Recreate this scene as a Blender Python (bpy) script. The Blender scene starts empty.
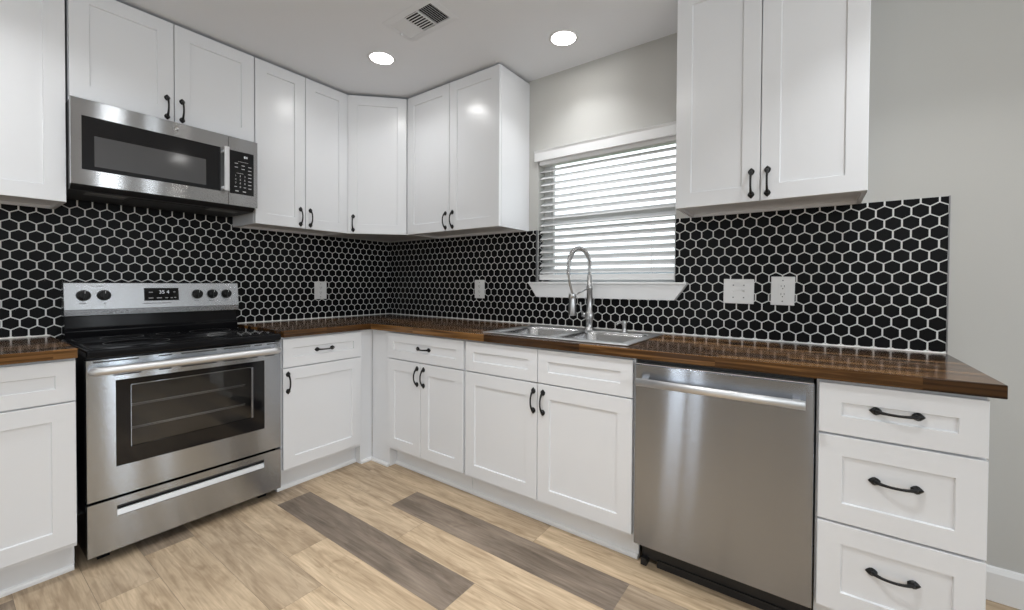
import bpy, bmesh, math, random
from mathutils import Vector, Matrix
random.seed(7)
S = bpy.context.scene
COL = S.collection
PI = math.pi

# ------------------------------------------------------------------ camera
CAM_LOC = (3.0052, -2.3210, 1.1721)
RV = Vector((0.81085387, 0.58522095, 0.00569559))
UV = Vector((-0.01284318, 0.00806362, 0.99988501))
FV = Vector((-0.58510773, 0.81083378, -0.01405452))
FPX, SX, SY = 419.8354, 514.0294, 290.023
cam = bpy.data.cameras.new('camera')
co = bpy.data.objects.new('camera', cam)
COL.objects.link(co)
m = Matrix.Identity(4)
for i in range(3):
    m[i][0] = RV[i]; m[i][1] = UV[i]; m[i][2] = -FV[i]; m[i][3] = CAM_LOC[i]
co.matrix_world = m
cam.sensor_width = 36.0
cam.lens = FPX / 1024 * 36.0
cam.shift_x = (512 - SX) / 1024
cam.shift_y = (SY - 305) / 1024
cam.clip_start = 0.05
S.camera = co

# ------------------------------------------------------------------ view, world, added fill lights
S.view_settings.view_transform = 'Standard'
S.view_settings.look = 'None'
S.view_settings.gamma = 1.0
S.view_settings.use_curve_mapping = False
S.view_settings.exposure = 0.03
S.cycles.sample_clamp_direct = 14.0
S.cycles.sample_clamp_indirect = 4.0
W = bpy.data.worlds.new('sky'); S.world = W
W.use_nodes = True
bg = W.node_tree.nodes['Background']
bg.inputs[0].default_value = (0.93, 0.97, 1.0, 1)
bg.inputs[1].default_value = 2.0

CEIL = 2.51
RX, RY = 5.7, -5.2          # right wall and front wall of the room (behind the camera)

CAN_POWER = 3.5
FILL_POWER = 21.0

FILL_COL = (0.895, 0.965, 1.02)
def area(name, loc, rot, sx, sy, power, color=(1, 1, 1), shape='RECTANGLE', spread=PI):
    l = bpy.data.lights.new(name, 'AREA')
    l.shape = shape; l.size = sx
    if shape in ('RECTANGLE', 'ELLIPSE'): l.size_y = sy
    l.energy = power; l.color = color; l.spread = spread
    o = bpy.data.objects.new(name, l); COL.objects.link(o)
    o.location = loc; o.rotation_euler = rot
    return o
# unseen area lights added on the solid walls, for fill and steel reflections
area('added_fill_light', (1.43, RY + 0.02, 1.25), (PI / 2, 0, 0), 0.20, 1.9, FILL_POWER * 0.26, FILL_COL)
area('added_fill_light', (1.68, RY + 0.02, 1.25), (PI / 2, 0, 0), 0.15, 1.9, FILL_POWER * 0.14, FILL_COL)
area('added_fill_light', (3.9, RY + 0.02, 1.6), (PI / 2, 0, 0), 1.9, 1.4, FILL_POWER * 0.46, FILL_COL)
area('added_fill_light', (RX - 0.02, -0.90, 1.45), (PI / 2, 0, PI / 2), 0.24, 1.7, FILL_POWER * 0.36, FILL_COL)
area('added_fill_light', (RX - 0.02, -0.47, 1.45), (PI / 2, 0, PI / 2), 0.14, 1.7, FILL_POWER * 0.16, FILL_COL)
area('added_fill_light', (RX - 0.02, -3.3, 1.85), (PI / 2, 0, PI / 2), 1.7, 1.1, FILL_POWER * 2.1, FILL_COL)

# ------------------------------------------------------------------ materials
def mat(name):
    mm = bpy.data.materials.new(name); mm.use_nodes = True
    nt = mm.node_tree
    return mm, nt, nt.nodes['Principled BSDF'], nt.links
def simple(name, col, rough=0.5, metal=0.0, spec=0.5, coat=0.0, emit=None, es=0):
    mm, nt, b, L = mat(name)
    b.inputs['Base Color'].default_value = (*col, 1)
    b.inputs['Roughness'].default_value = rough
    b.inputs['Metallic'].default_value = metal
    b.inputs['Specular IOR Level'].default_value = spec
    b.inputs['Coat Weight'].default_value = coat
    b.inputs['Coat Roughness'].default_value = 0.1
    if emit:
        b.inputs['Emission Color'].default_value = (*emit, 1)
        b.inputs['Emission Strength'].default_value = es
    return mm
def N(nt, t, **kw):
    n = nt.nodes.new(t)
    for k, v in kw.items(): setattr(n, k, v)
    return n
def bumpy(name, col, rough, scale, strength, dist=0.002, spec=0.5, var=0.0):
    mm, nt, b, L = mat(name)
    b.inputs['Base Color'].default_value = (*col, 1)
    b.inputs['Roughness'].default_value = rough
    b.inputs['Specular IOR Level'].default_value = spec
    tc = N(nt, 'ShaderNodeTexCoord'); no = N(nt, 'ShaderNodeTexNoise')
    no.inputs['Scale'].default_value = scale; no.inputs['Detail'].default_value = 4
    bp = N(nt, 'ShaderNodeBump'); bp.inputs['Strength'].default_value = strength; bp.inputs['Distance'].default_value = dist
    L.new(tc.outputs['Object'], no.inputs['Vector']); L.new(no.outputs['Fac'], bp.inputs['Height']); L.new(bp.outputs['Normal'], b.inputs['Normal'])
    if var:
        n2 = N(nt, 'ShaderNodeTexNoise'); n2.inputs['Scale'].default_value = 1.5
        mx = N(nt, 'ShaderNodeMixRGB'); mx.inputs[1].default_value = (*[c * (1 - var) for c in col], 1); mx.inputs[2].default_value = (*[min(1, c * (1 + var)) for c in col], 1)
        L.new(tc.outputs['Object'], n2.inputs['Vector']); L.new(n2.outputs['Fac'], mx.inputs[0]); L.new(mx.outputs[0], b.inputs['Base Color'])
    return mm

M_WALL = bumpy('wall_paint', (0.52, 0.515, 0.492), 0.75, 180, 0.12, 0.001, 0.3, 0.015)
M_CEIL = bumpy('ceiling_paint', (0.83, 0.85, 0.885), 0.85, 140, 0.1, 0.001, 0.2, 0.01)
M_TRIMW = simple('trim_white', (0.80, 0.80, 0.80), 0.4)
M_CAB = bumpy('cabinet_white', (0.785, 0.795, 0.815), 0.30, 60, 0.02, 0.0005, 0.45)
_b = M_CAB.node_tree.nodes['Principled BSDF']; _b.inputs['Coat Weight'].default_value = 0.5; _b.inputs['Coat Roughness'].default_value = 0.2
M_CABIN = simple('cabinet_inside', (0.70, 0.70, 0.70), 0.6)
M_BLACK = simple('black_iron', (0.008, 0.008, 0.008), 0.36, 0, 0.3)
M_BLACKP = simple('black_plastic', (0.012, 0.012, 0.013), 0.45)
M_ENAMEL = simple('black_enamel', (0.006, 0.006, 0.007), 0.14, 0, 0.2)
M_GLASSTOP = simple('ceramic_glass', (0.008, 0.008, 0.009), 0.06)
M_BGLASS = simple('black_glass', (0.006, 0.006, 0.007), 0.07, 0, 0.4)
M_GREY = simple('grey_screen', (0.075, 0.075, 0.077), 0.09)
M_TILE = bumpy('black_tile', (0.004, 0.004, 0.0044), 0.30, 35, 0.08, 0.001, 0.12)
M_GROUT = bumpy('white_grout', (0.80, 0.80, 0.785), 0.9, 300, 0.2, 0.0006, 0.2)
M_CAULK = simple('white_caulk', (0.78, 0.78, 0.76), 0.6)
M_PLATE = simple('plate_white', (0.80, 0.80, 0.795), 0.35)
M_SLOT = simple('dark_slot', (0.05, 0.05, 0.05), 0.6)
M_BLIND = simple('blind_white', (0.80, 0.80, 0.80), 0.45)
M_SLAT = simple('slat_white', (0.64, 0.64, 0.645), 0.5)
M_CORD = simple('cord_white', (0.72, 0.72, 0.72), 0.8)
M_VINYL = simple('vinyl_white', (0.78, 0.79, 0.80), 0.35)
M_CHROME = simple('chrome', (0.62, 0.62, 0.62), 0.2, 1.0)
M_NICKEL = simple('brushed_nickel', (0.50, 0.50, 0.50), 0.28, 1.0)
M_ZINC = simple('edge_metal', (0.26, 0.26, 0.265), 0.45, 1.0)
M_LENS = simple('lamp_lens', (0.9, 0.9, 0.9), 0.4, emit=(1, 0.985, 0.96), es=30.0)
M_RING = simple('lamp_ring', (0.80, 0.80, 0.80), 0.5)
M_VENT = simple('vent_white', (0.79, 0.81, 0.84), 0.6, 0, 0.3)
M_DUCT = simple('duct_dark', (0.012, 0.012, 0.012), 0.9)
M_PRINT = simple('printed_white', (0.62, 0.62, 0.62), 0.5)
M_PRINTD = simple('printed_dark', (0.10, 0.10, 0.10), 0.5)
M_LED = simple('display_digits', (0.6, 0.62, 0.65), 0.4, emit=(0.7, 0.75, 0.8), es=0.35)
M_FENCE = bumpy('fence_paint', (0.30, 0.36, 0.42), 0.8, 8, 0.1)
M_LAWN = bumpy('lawn', (0.10, 0.16, 0.05), 0.95, 40, 0.6, 0.02)

def steel(name, col, rough, streak_axis='z', groove=0.33):
    mm, nt, b, L = mat(name)
    b.inputs['Base Color'].default_value = (*col, 1)
    b.inputs['Metallic'].default_value = 1.0
    tc = N(nt, 'ShaderNodeTexCoord'); mp = N(nt, 'ShaderNodeMapping'); no = N(nt, 'ShaderNodeTexNoise')
    mp.inputs['Scale'].default_value = (3, 3, 500) if streak_axis == 'z' else (400, 400, 4)
    no.inputs['Scale'].default_value = 1.0; no.inputs['Detail'].default_value = 3
    mr = N(nt, 'ShaderNodeMapRange')
    mr.inputs['To Min'].default_value = rough * 0.95; mr.inputs['To Max'].default_value = rough * 1.06
    L.new(tc.outputs['Object'], mp.inputs['Vector']); L.new(mp.outputs['Vector'], no.inputs['Vector'])
    L.new(no.outputs['Fac'], mr.inputs['Value']); L.new(mr.outputs['Result'], b.inputs['Roughness'])
    # horizontal brushing: microscopic grooves tilt the normal up and down only
    ge = N(nt, 'ShaderNodeNewGeometry')
    sc = N(nt, 'ShaderNodeVectorMath', operation='SCALE'); sc.inputs['Scale'].default_value = 1733.0
    L.new(ge.outputs['Position'], sc.inputs[0])
    w1 = N(nt, 'ShaderNodeTexWhiteNoise', noise_dimensions='3D'); L.new(sc.outputs[0], w1.inputs['Vector'])
    sp = N(nt, 'ShaderNodeSeparateColor'); L.new(w1.outputs['Color'], sp.inputs[0])
    a1 = N(nt, 'ShaderNodeMath', operation='ADD'); L.new(sp.outputs[0], a1.inputs[0]); L.new(sp.outputs[1], a1.inputs[1])
    a2 = N(nt, 'ShaderNodeMath', operation='MULTIPLY_ADD'); L.new(a1.outputs[0], a2.inputs[0]); a2.inputs[1].default_value = groove; a2.inputs[2].default_value = -groove
    cz_ = N(nt, 'ShaderNodeCombineXYZ'); L.new(a2.outputs[0], cz_.inputs[2])
    av = N(nt, 'ShaderNodeVectorMath', operation='ADD'); L.new(ge.outputs['Normal'], av.inputs[0]); L.new(cz_.outputs[0], av.inputs[1])
    nn = N(nt, 'ShaderNodeVectorMath', operation='NORMALIZE'); L.new(av.outputs[0], nn.inputs[0])
    L.new(nn.outputs[0], b.inputs['Normal'])
    return mm
M_STEEL = steel('stainless', (0.455, 0.487, 0.53), 0.085)  # cool tint in the colour offsets the warm floor reflection
M_STEELD = steel('stainless_tinted', (0.36, 0.385, 0.43), 0.07)  # stronger cool tint, to cancel reflected floor warmth
M_STEELB = steel('stainless_panel', (0.56, 0.575, 0.60), 0.26, groove=0.22)
M_STEELM = steel('stainless_neutral', (0.50, 0.503, 0.51), 0.075)
M_SINK = simple('sink_steel', (0.68, 0.68, 0.685), 0.36, 1.0)
M_BOWL = simple('bowl_steel', (0.52, 0.52, 0.525), 0.24, 1.0)
M_SATIN = simple('satin_steel', (0.74, 0.74, 0.745), 0.46, 1.0)

def clear_glass(name, tint=(1, 1, 1), fac=0.93):
    mm = bpy.data.materials.new(name); mm.use_nodes = True
    nt = mm.node_tree; nt.nodes.clear()
    out = N(nt, 'ShaderNodeOutputMaterial'); mix = N(nt, 'ShaderNodeMixShader')
    tr = N(nt, 'ShaderNodeBsdfTransparent'); tr.inputs[0].default_value = (*tint, 1)
    gl = N(nt, 'ShaderNodeBsdfGlossy'); gl.inputs['Roughness'].default_value = 0.03
    mix.inputs[0].default_value = 1 - fac
    nt.links.new(tr.outputs[0], mix.inputs[1]); nt.links.new(gl.outputs[0], mix.inputs[2]); nt.links.new(mix.outputs[0], out.inputs[0])
    return mm
M_PANE = clear_glass('window_glass', (0.97, 0.98, 0.98), 0.95)
M_OVENGL = clear_glass('oven_glass', (0.72, 0.72, 0.72), 0.95)

def wood_counter(name, along):
    mm, nt, b, L = mat(name)
    tc = N(nt, 'ShaderNodeTexCoord'); sp = N(nt, 'ShaderNodeSeparateXYZ')
    L.new(tc.outputs['Object'], sp.inputs[0])
    a, c = ('X', 'Y') if along == 'x' else ('Y', 'X')
    ad = N(nt, 'ShaderNodeMath', operation='ADD'); ad.inputs[1].default_value = 10.0
    L.new(sp.outputs[c], ad.inputs[0])
    dv = N(nt, 'ShaderNodeMath', operation='DIVIDE'); dv.inputs[1].default_value = 0.042
    L.new(ad.outputs[0], dv.inputs[0])
    fl = N(nt, 'ShaderNodeMath', operation='FLOOR'); L.new(dv.outputs[0], fl.inputs[0])
    fr = N(nt, 'ShaderNodeMath', operation='FRACT'); L.new(dv.outputs[0], fr.inputs[0])
    wn = N(nt, 'ShaderNodeTexWhiteNoise', noise_dimensions='1D'); L.new(fl.outputs[0], wn.inputs['W'])
    # stave lengths
    l1 = N(nt, 'ShaderNodeMath', operation='MULTIPLY_ADD'); L.new(wn.outputs['Value'], l1.inputs[0]); l1.inputs[1].default_value = 5.0
    l0 = N(nt, 'ShaderNodeMath', operation='DIVIDE'); L.new(sp.outputs[a], l0.inputs[0]); l0.inputs[1].default_value = 0.55
    L.new(l0.outputs[0], l1.inputs[2])
    lf = N(nt, 'ShaderNodeMath', operation='FLOOR'); L.new(l1.outputs[0], lf.inputs[0])
    lx = N(nt, 'ShaderNodeMath', operation='MULTIPLY_ADD'); L.new(fl.outputs[0], lx.inputs[0]); lx.inputs[1].default_value = 7.31; L.new(lf.outputs[0], lx.inputs[2])
    wn2 = N(nt, 'ShaderNodeTexWhiteNoise', noise_dimensions='1D'); L.new(lx.outputs[0], wn2.inputs['W'])
    # grain
    cb = N(nt, 'ShaderNodeCombineXYZ')
    g1 = N(nt, 'ShaderNodeMath', operation='MULTIPLY'); g1.inputs[1].default_value = 2.6; L.new(sp.outputs[a], g1.inputs[0])
    g2 = N(nt, 'ShaderNodeMath', operation='MULTIPLY'); g2.inputs[1].default_value = 90.0; L.new(sp.outputs[c], g2.inputs[0])
    g3 = N(nt, 'ShaderNodeMath', operation='MULTIPLY'); g3.inputs[1].default_value = 90.0; L.new(sp.outputs['Z'], g3.inputs[0])
    L.new(g1.outputs[0], cb.inputs[0]); L.new(g2.outputs[0], cb.inputs[1]); L.new(g3.outputs[0], cb.inputs[2])
    off = N(nt, 'ShaderNodeVectorMath', operation='ADD'); L.new(cb.outputs[0], off.inputs[0])
    of2 = N(nt, 'ShaderNodeVectorMath', operation='SCALE'); L.new(wn2.outputs['Color'], of2.inputs[0]); of2.inputs['Scale'].default_value = 40.0
    L.new(of2.outputs[0], off.inputs[1])
    no = N(nt, 'ShaderNodeTexNoise'); no.inputs['Scale'].default_value = 1.0; no.inputs['Detail'].default_value = 3; no.inputs['Roughness'].default_value = 0.5; no.inputs['Distortion'].default_value = 0.5
    L.new(off.outputs[0], no.inputs['Vector'])
    sm = N(nt, 'ShaderNodeMath', operation='MULTIPLY_ADD'); L.new(wn2.outputs['Value'], sm.inputs[0]); sm.inputs[1].default_value = 0.62
    nf = N(nt, 'ShaderNodeMath', operation='MULTIPLY_ADD'); L.new(no.outputs['Fac'], nf.inputs[0]); nf.inputs[1].default_value = 1.0; nf.inputs[2].default_value = -0.33
    L.new(nf.outputs[0], sm.inputs[2])
    rp = N(nt, 'ShaderNodeValToRGB')
    e = rp.color_ramp.elements
    e[0].position = 0.15; e[0].color = (0.014, 0.0065, 0.0025, 1)
    e[1].position = 0.95; e[1].color = (0.31, 0.155, 0.053, 1)
    x = rp.color_ramp.elements.new(0.5); x.color = (0.070, 0.031, 0.0095, 1)
    L.new(sm.outputs[0], rp.inputs[0]); L.new(rp.outputs[0], b.inputs['Base Color'])
    b.inputs['Roughness'].default_value = 0.165
    b.inputs['Specular IOR Level'].default_value = 0.32
    return mm
M_WOODX = wood_counter('dark_wood_lengthwise', 'x')
M_WOODY = wood_counter('dark_wood_crosswise', 'y')

def floor_mat():
    mm, nt, b, L = mat('plank_floor')
    at = N(nt, 'ShaderNodeAttribute'); at.attribute_name = 'plank'
    sp = N(nt, 'ShaderNodeSeparateColor'); L.new(at.outputs['Color'], sp.inputs[0])   # r: tone, g: random seed
    tc = N(nt, 'ShaderNodeTexCoord')
    seed = N(nt, 'ShaderNodeMath', operation='MULTIPLY'); seed.inputs[1].default_value = 50.0; L.new(sp.outputs[1], seed.inputs[0])
    cb = N(nt, 'ShaderNodeCombineXYZ')
    for i in range(3): L.new(seed.outputs[0], cb.inputs[i])
    def noise(scale, detail, dist, rough=0.6):
        mp = N(nt, 'ShaderNodeMapping'); mp.inputs['Scale'].default_value = scale
        L.new(tc.outputs['Object'], mp.inputs['Vector'])
        ad = N(nt, 'ShaderNodeVectorMath', operation='ADD'); L.new(mp.outputs[0], ad.inputs[0]); L.new(cb.outputs[0], ad.inputs[1])
        no = N(nt, 'ShaderNodeTexNoise'); no.inputs['Scale'].default_value = 1.0; no.inputs['Detail'].default_value = detail
        no.inputs['Distortion'].default_value = dist; no.inputs['Roughness'].default_value = rough
        L.new(ad.outputs[0], no.inputs['Vector'])
        return no
    fine = noise((5, 95, 1), 6, 0.6)
    cloud = noise((1.7, 9, 1), 3, 1.4)
    knots = noise((4.5, 15, 1), 2, 2.2)
    r1 = N(nt, 'ShaderNodeValToRGB'); e = r1.color_ramp.elements        # tan plank
    e[0].position = 0.33; e[0].color = (0.345, 0.243, 0.148, 1)
    e[1].position = 0.66; e[1].color = (0.74, 0.575, 0.39, 1)
    r2 = N(nt, 'ShaderNodeValToRGB'); e = r2.color_ramp.elements        # grey-brown plank
    e[0].position = 0.32; e[0].color = (0.088, 0.068, 0.053, 1)
    e[1].position = 0.68; e[1].color = (0.30, 0.238, 0.188, 1)
    s = N(nt, 'ShaderNodeMath', operation='MULTIPLY_ADD'); L.new(fine.outputs['Fac'], s.inputs[0]); s.inputs[1].default_value = 0.45
    s2 = N(nt, 'ShaderNodeMath', operation='MULTIPLY'); L.new(cloud.outputs['Fac'], s2.inputs[0]); s2.inputs[1].default_value = 0.55
    L.new(s2.outputs[0], s.inputs[2])
    L.new(s.outputs[0], r1.inputs[0]); L.new(s.outputs[0], r2.inputs[0])
    mx = N(nt, 'ShaderNodeMixRGB'); L.new(sp.outputs[0], mx.inputs[0]); L.new(r1.outputs[0], mx.inputs[1]); L.new(r2.outputs[0], mx.inputs[2])
    # darker smoky figure
    kr = N(nt, 'ShaderNodeMapRange'); kr.inputs['From Min'].default_value = 0.56; kr.inputs['From Max'].default_value = 0.76; kr.inputs['To Max'].default_value = 0.55
    L.new(knots.outputs['Fac'], kr.inputs['Value'])
    mk = N(nt, 'ShaderNodeMixRGB'); mk.blend_type = 'MULTIPLY'; mk.inputs[2].default_value = (0.60, 0.54, 0.48, 1)
    L.new(kr.outputs['Result'], mk.inputs[0]); L.new(mx.outputs[0], mk.inputs[1])
    # cathedral growth lines
    cath = noise((0.9, 6.5, 1), 1.5, 0.9, 0.45)
    w1 = N(nt, 'ShaderNodeMath', operation='MULTIPLY'); w1.inputs[1].default_value = 62.0; L.new(cath.outputs['Fac'], w1.inputs[0])
    w2 = N(nt, 'ShaderNodeMath', operation='SINE'); L.new(w1.outputs[0], w2.inputs[0])
    w3 = N(nt, 'ShaderNodeMapRange'); w3.inputs['From Min'].default_value = 0.25; w3.inputs['From Max'].default_value = 1.0; w3.inputs['To Max'].default_value = 0.42
    L.new(w2.outputs[0], w3.inputs['Value'])
    w4 = N(nt, 'ShaderNodeMath', operation='MULTIPLY'); L.new(w3.outputs['Result'], w4.inputs[0]); L.new(fine.outputs['Fac'], w4.inputs[1])
    mc = N(nt, 'ShaderNodeMixRGB'); mc.blend_type = 'MULTIPLY'; mc.inputs[2].default_value = (0.50, 0.43, 0.36, 1)
    L.new(w4.outputs[0], mc.inputs[0]); L.new(mk.outputs[0], mc.inputs[1])
    L.new(mc.outputs[0], b.inputs['Base Color'])
    b.inputs['Roughness'].default_value = 0.48
    b.inputs['Specular IOR Level'].default_value = 0.35
    bp = N(nt, 'ShaderNodeBump'); bp.inputs['Strength'].default_value = 0.06; bp.inputs['Distance'].default_value = 0.001
    L.new(fine.outputs['Fac'], bp.inputs['Height']); L.new(bp.outputs['Normal'], b.inputs['Normal'])
    return mm
M_FLOOR = floor_mat()

# ------------------------------------------------------------------ mesh helpers
def add_box(bm, x0, x1, y0, y1, z0, z1, mi=0):
    v = [bm.verts.new(p) for p in ((x0, y0, z0), (x1, y0, z0), (x1, y1, z0), (x0, y1, z0), (x0, y0, z1), (x1, y0, z1), (x1, y1, z1), (x0, y1, z1))]
    fs = []
    for f in ((0, 3, 2, 1), (4, 5, 6, 7), (0, 1, 5, 4), (1, 2, 6, 5), (2, 3, 7, 6), (3, 0, 4, 7)):
        fc = bm.faces.new([v[i] for i in f]); fc.material_index = mi; fs.append(fc)
    return fs
def add_prism(bm, poly, axis, a, b, mi=0):
    """extrude a 2D polygon along an axis ('x','y','z') from a to b"""
    def P(u, v, t):
        return {'x': (t, u, v), 'y': (u, t, v), 'z': (u, v, t)}[axis]
    lo = [bm.verts.new(P(u, v, a)) for u, v in poly]; hi = [bm.verts.new(P(u, v, b)) for u, v in poly]
    n = len(poly); fs = [bm.faces.new(lo), bm.faces.new(hi)]
    for i in range(n): fs.append(bm.faces.new([lo[i], lo[(i + 1) % n], hi[(i + 1) % n], hi[i]]))
    for f in fs: f.material_index = mi
    bmesh.ops.recalc_face_normals(bm, faces=fs)
    return fs
def add_tube(bm, pts, r, n=10, mi=0, closed=False):
    pts = [Vector(p) for p in pts]
    rs = r if isinstance(r, (list, tuple)) else [r] * len(pts)
    rings = []; up = None
    for i, p in enumerate(pts):
        if closed: t = pts[(i + 1) % len(pts)] - pts[i - 1]
        else: t = pts[min(i + 1, len(pts) - 1)] - pts[max(i - 1, 0)]
        t.normalize()
        if up is None:
            up = Vector((0, 0, 1)) if abs(t.z) < 0.9 else Vector((1, 0, 0))
        s = t.cross(up); s.normalize(); u2 = s.cross(t); u2.normalize(); up = u2
        rings.append([bm.verts.new(p + (s * math.cos(2 * PI * k / n) + u2 * math.sin(2 * PI * k / n)) * rs[i]) for k in range(n)])
    fs = []
    cnt = len(rings) if closed else len(rings) - 1
    for i in range(cnt):
        A, B = rings[i], rings[(i + 1) % len(rings)]
        for k in range(n): fs.append(bm.faces.new([A[k], A[(k + 1) % n], B[(k + 1) % n], B[k]]))
    for f in fs: f.smooth = True
    if not closed:
        fs.append(bm.faces.new(rings[0])); fs.append(bm.faces.new(rings[-1]))
    for f in fs: f.material_index = mi
    bmesh.ops.recalc_face_normals(bm, faces=fs)
def add_lathe(bm, prof, n=28, mi=0, center=(0, 0, 0), axis='z', smooth=True):
    c = Vector(center); rings = []
    for r, h in prof:
        ring = []
        for k in range(n):
            a = 2 * PI * k / n
            p = {'z': Vector((r * math.cos(a), r * math.sin(a), h)), 'x': Vector((h, r * math.cos(a), r * math.sin(a))), 'y': Vector((r * math.cos(a), h, r * math.sin(a)))}[axis]
            ring.append(bm.verts.new(c + p))
        rings.append(ring)
    fs = []
    for i in range(len(rings) - 1):
        for k in range(n): fs.append(bm.faces.new([rings[i][k], rings[i][(k + 1) % n], rings[i + 1][(k + 1) % n], rings[i + 1][k]]))
    for f in fs: f.smooth = smooth
    fs.append(bm.faces.new(rings[0])); fs.append(bm.faces.new(rings[-1]))
    for f in fs: f.material_index = mi
    bmesh.ops.recalc_face_normals(bm, faces=fs)
def obj(name, bm, mats, parent=None, bevel=0.0, loc=None, segs=2):
    me = bpy.data.meshes.new(name); bm.to_mesh(me); bm.free()
    for mm in (mats if isinstance(mats, (list, tuple)) else [mats]): me.materials.append(mm)
    o = bpy.data.objects.new(name, me); COL.objects.link(o)
    if parent: o.parent = parent
    if loc: o.location = loc
    if bevel:
        md = o.modifiers.new('bevel', 'BEVEL'); md.width = bevel; md.segments = segs; md.limit_method = 'ANGLE'; md.angle_limit = math.radians(35)
        md.harden_normals = False
    return o
def tag(o, label, cat, group=None):
    o['label'] = label; o['category'] = cat
    if group: o['group'] = group
    return o
def thing(name, label, cat, loc=(0, 0, 0), rz=0.0, group=None):
    o = bpy.data.objects.new(name, None); COL.objects.link(o)
    o.empty_display_size = 0.1
    o.location = loc; o.rotation_euler = (0, 0, rz)
    return tag(o, label, cat, group)
def struct(name, bm, mats, parent=None, bevel=0.0):
    o = obj(name, bm, mats, parent, bevel)
    if not parent: o['kind'] = 'structure'
    return o
def B(): return bmesh.new()
def box_obj(name, mats, parent, *dims, bevel=0.0):
    bm = B(); add_box(bm, *dims); return obj(name, bm, mats, parent, bevel)
def text_obj(name, body, size, mats, parent, loc, rot, extrude=0.0003, align='CENTER'):
    cu = bpy.data.curves.new(name, 'FONT'); cu.body = body; cu.size = size; cu.extrude = extrude; cu.align_x = align; cu.align_y = 'CENTER'
    tmp = bpy.data.objects.new(name, cu); COL.objects.link(tmp)
    bpy.context.view_layer.update()
    me = bpy.data.meshes.new_from_object(tmp.evaluated_get(bpy.context.evaluated_depsgraph_get()))
    bpy.data.objects.remove(tmp); bpy.data.curves.remove(cu)
    me.name = name; me.materials.clear(); me.materials.append(mats)
    o = bpy.data.objects.new(name, me); COL.objects.link(o); o.parent = parent
    o.location = loc; o.rotation_euler = rot
    return o

# ------------------------------------------------------------------ room shell
T = 0.12
WX0, WX1, WZ0, WZ1 = 1.519, 2.392, 1.186, 2.005      # window opening
bm = B()
add_box(bm, -T, WX0, 0, T, 0, CEIL); add_box(bm, WX1, RX + T, 0, T, 0, CEIL)
add_box(bm, WX0, WX1, 0, T, 0, WZ0); add_box(bm, WX0, WX1, 0, T, WZ1, CEIL)
wall_back = struct('wall_back', bm, M_WALL)
bm = B(); add_box(bm, -T, 0, RY - T, 0, 0, CEIL); wall_left = struct('wall_left', bm, M_WALL)
bm = B(); add_box(bm, 0, RX, RY - T, RY, 0, CEIL); struct('wall_front', bm, M_WALL)
bm = B(); add_box(bm, RX, RX + T, RY - T, 0, 0, CEIL); struct('wall_right', bm, M_WALL)
bm = B(); add_box(bm, -T, RX + T, RY - T, T, CEIL, CEIL + 0.1); struct('ceiling', bm, M_CEIL)

# unseen frames added around the area lights; the walls behind stay solid
def add_light_frame(n, wall, c, z, w, h):
    bm = B(); t = 0.05
    for u0, u1, z0, z1 in ((c - w / 2 - t, c - w / 2, z - h / 2 - t, z + h / 2 + t), (c + w / 2, c + w / 2 + t, z - h / 2 - t, z + h / 2 + t),
                           (c - w / 2, c + w / 2, z + h / 2, z + h / 2 + t), (c - w / 2, c + w / 2, z - h / 2 - t, z - h / 2)):
        if wall == 'front': add_box(bm, u0, u1, RY, RY + 0.03, z0, z1)
        else: add_box(bm, RX - 0.03, RX, u0, u1, z0, z1)
    struct('window_%d' % n, bm, M_VINYL, None, 0.003)
add_light_frame(2, 'front', 1.43, 1.25, 0.20, 1.9); add_light_frame(3, 'front', 1.68, 1.25, 0.15, 1.9); add_light_frame(4, 'front', 3.9, 1.6, 1.9, 1.4)
add_light_frame(5, 'right', -0.90, 1.45, 0.24, 1.7); add_light_frame(6, 'right', -0.47, 1.45, 0.14, 1.7); add_light_frame(7, 'right', -3.3, 1.85, 1.7, 1.1)

# floor: one face per plank
bm = B()
lay = bm.loops.layers.float_color.new('plank')
PW, PL, GAP = 0.178, 1.225, 0.0006
special = {  # row -> [(joint x, tone of the plank that starts there)]
    -1: [(0.02, 0.15), (1.25, 0.75), (2.47, 0.1)],
    0: [(0.75, 0.2), (1.972, 0.02), (3.2, 0.3)],
    1: [(-0.03, 0.2), (1.195, 0.95), (2.424, 0.55)],
    2: [(0.23, 0.16), (1.455, 0.03), (2.68, 0.2)],
    3: [(-0.51, 0.5), (0.712, 0.95), (1.933, 0.02), (3.16, 0.3)],
    4: [(-0.03, 0.16), (1.19, 0.0), (2.42, 0.5)],
    5: [(0.236, 0.28), (1.461, 0.0), (2.69, 0.1)],
    6: [(-0.53, 0.75), (0.687, 0.16), (1.91, 0.3)],
    7: [(-0.35, 0.3), (0.9, 0.12), (2.1, 0.05)],
    8: [(-0.7, 0.2), (0.53, 0.28), (1.75, 0.2)],
    9: [(-0.2, 0.35), (0.62, 0.75), (1.84, 0.3)],
}
def plank(x0, x1, y0, y1, tone, seed):
    x0 = max(x0, 0); x1 = min(x1, RX)
    if x1 <= x0 or y1 <= y0: return
    f = bm.faces.new([bm.verts.new(p) for p in ((x0 + GAP, y0 + GAP, 0), (x1 - GAP, y0 + GAP, 0), (x1 - GAP, y1 - GAP, 0), (x0 + GAP, y1 - GAP, 0))])
    for l in f.loops: l[lay] = (tone, seed, 0, 1)
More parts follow.
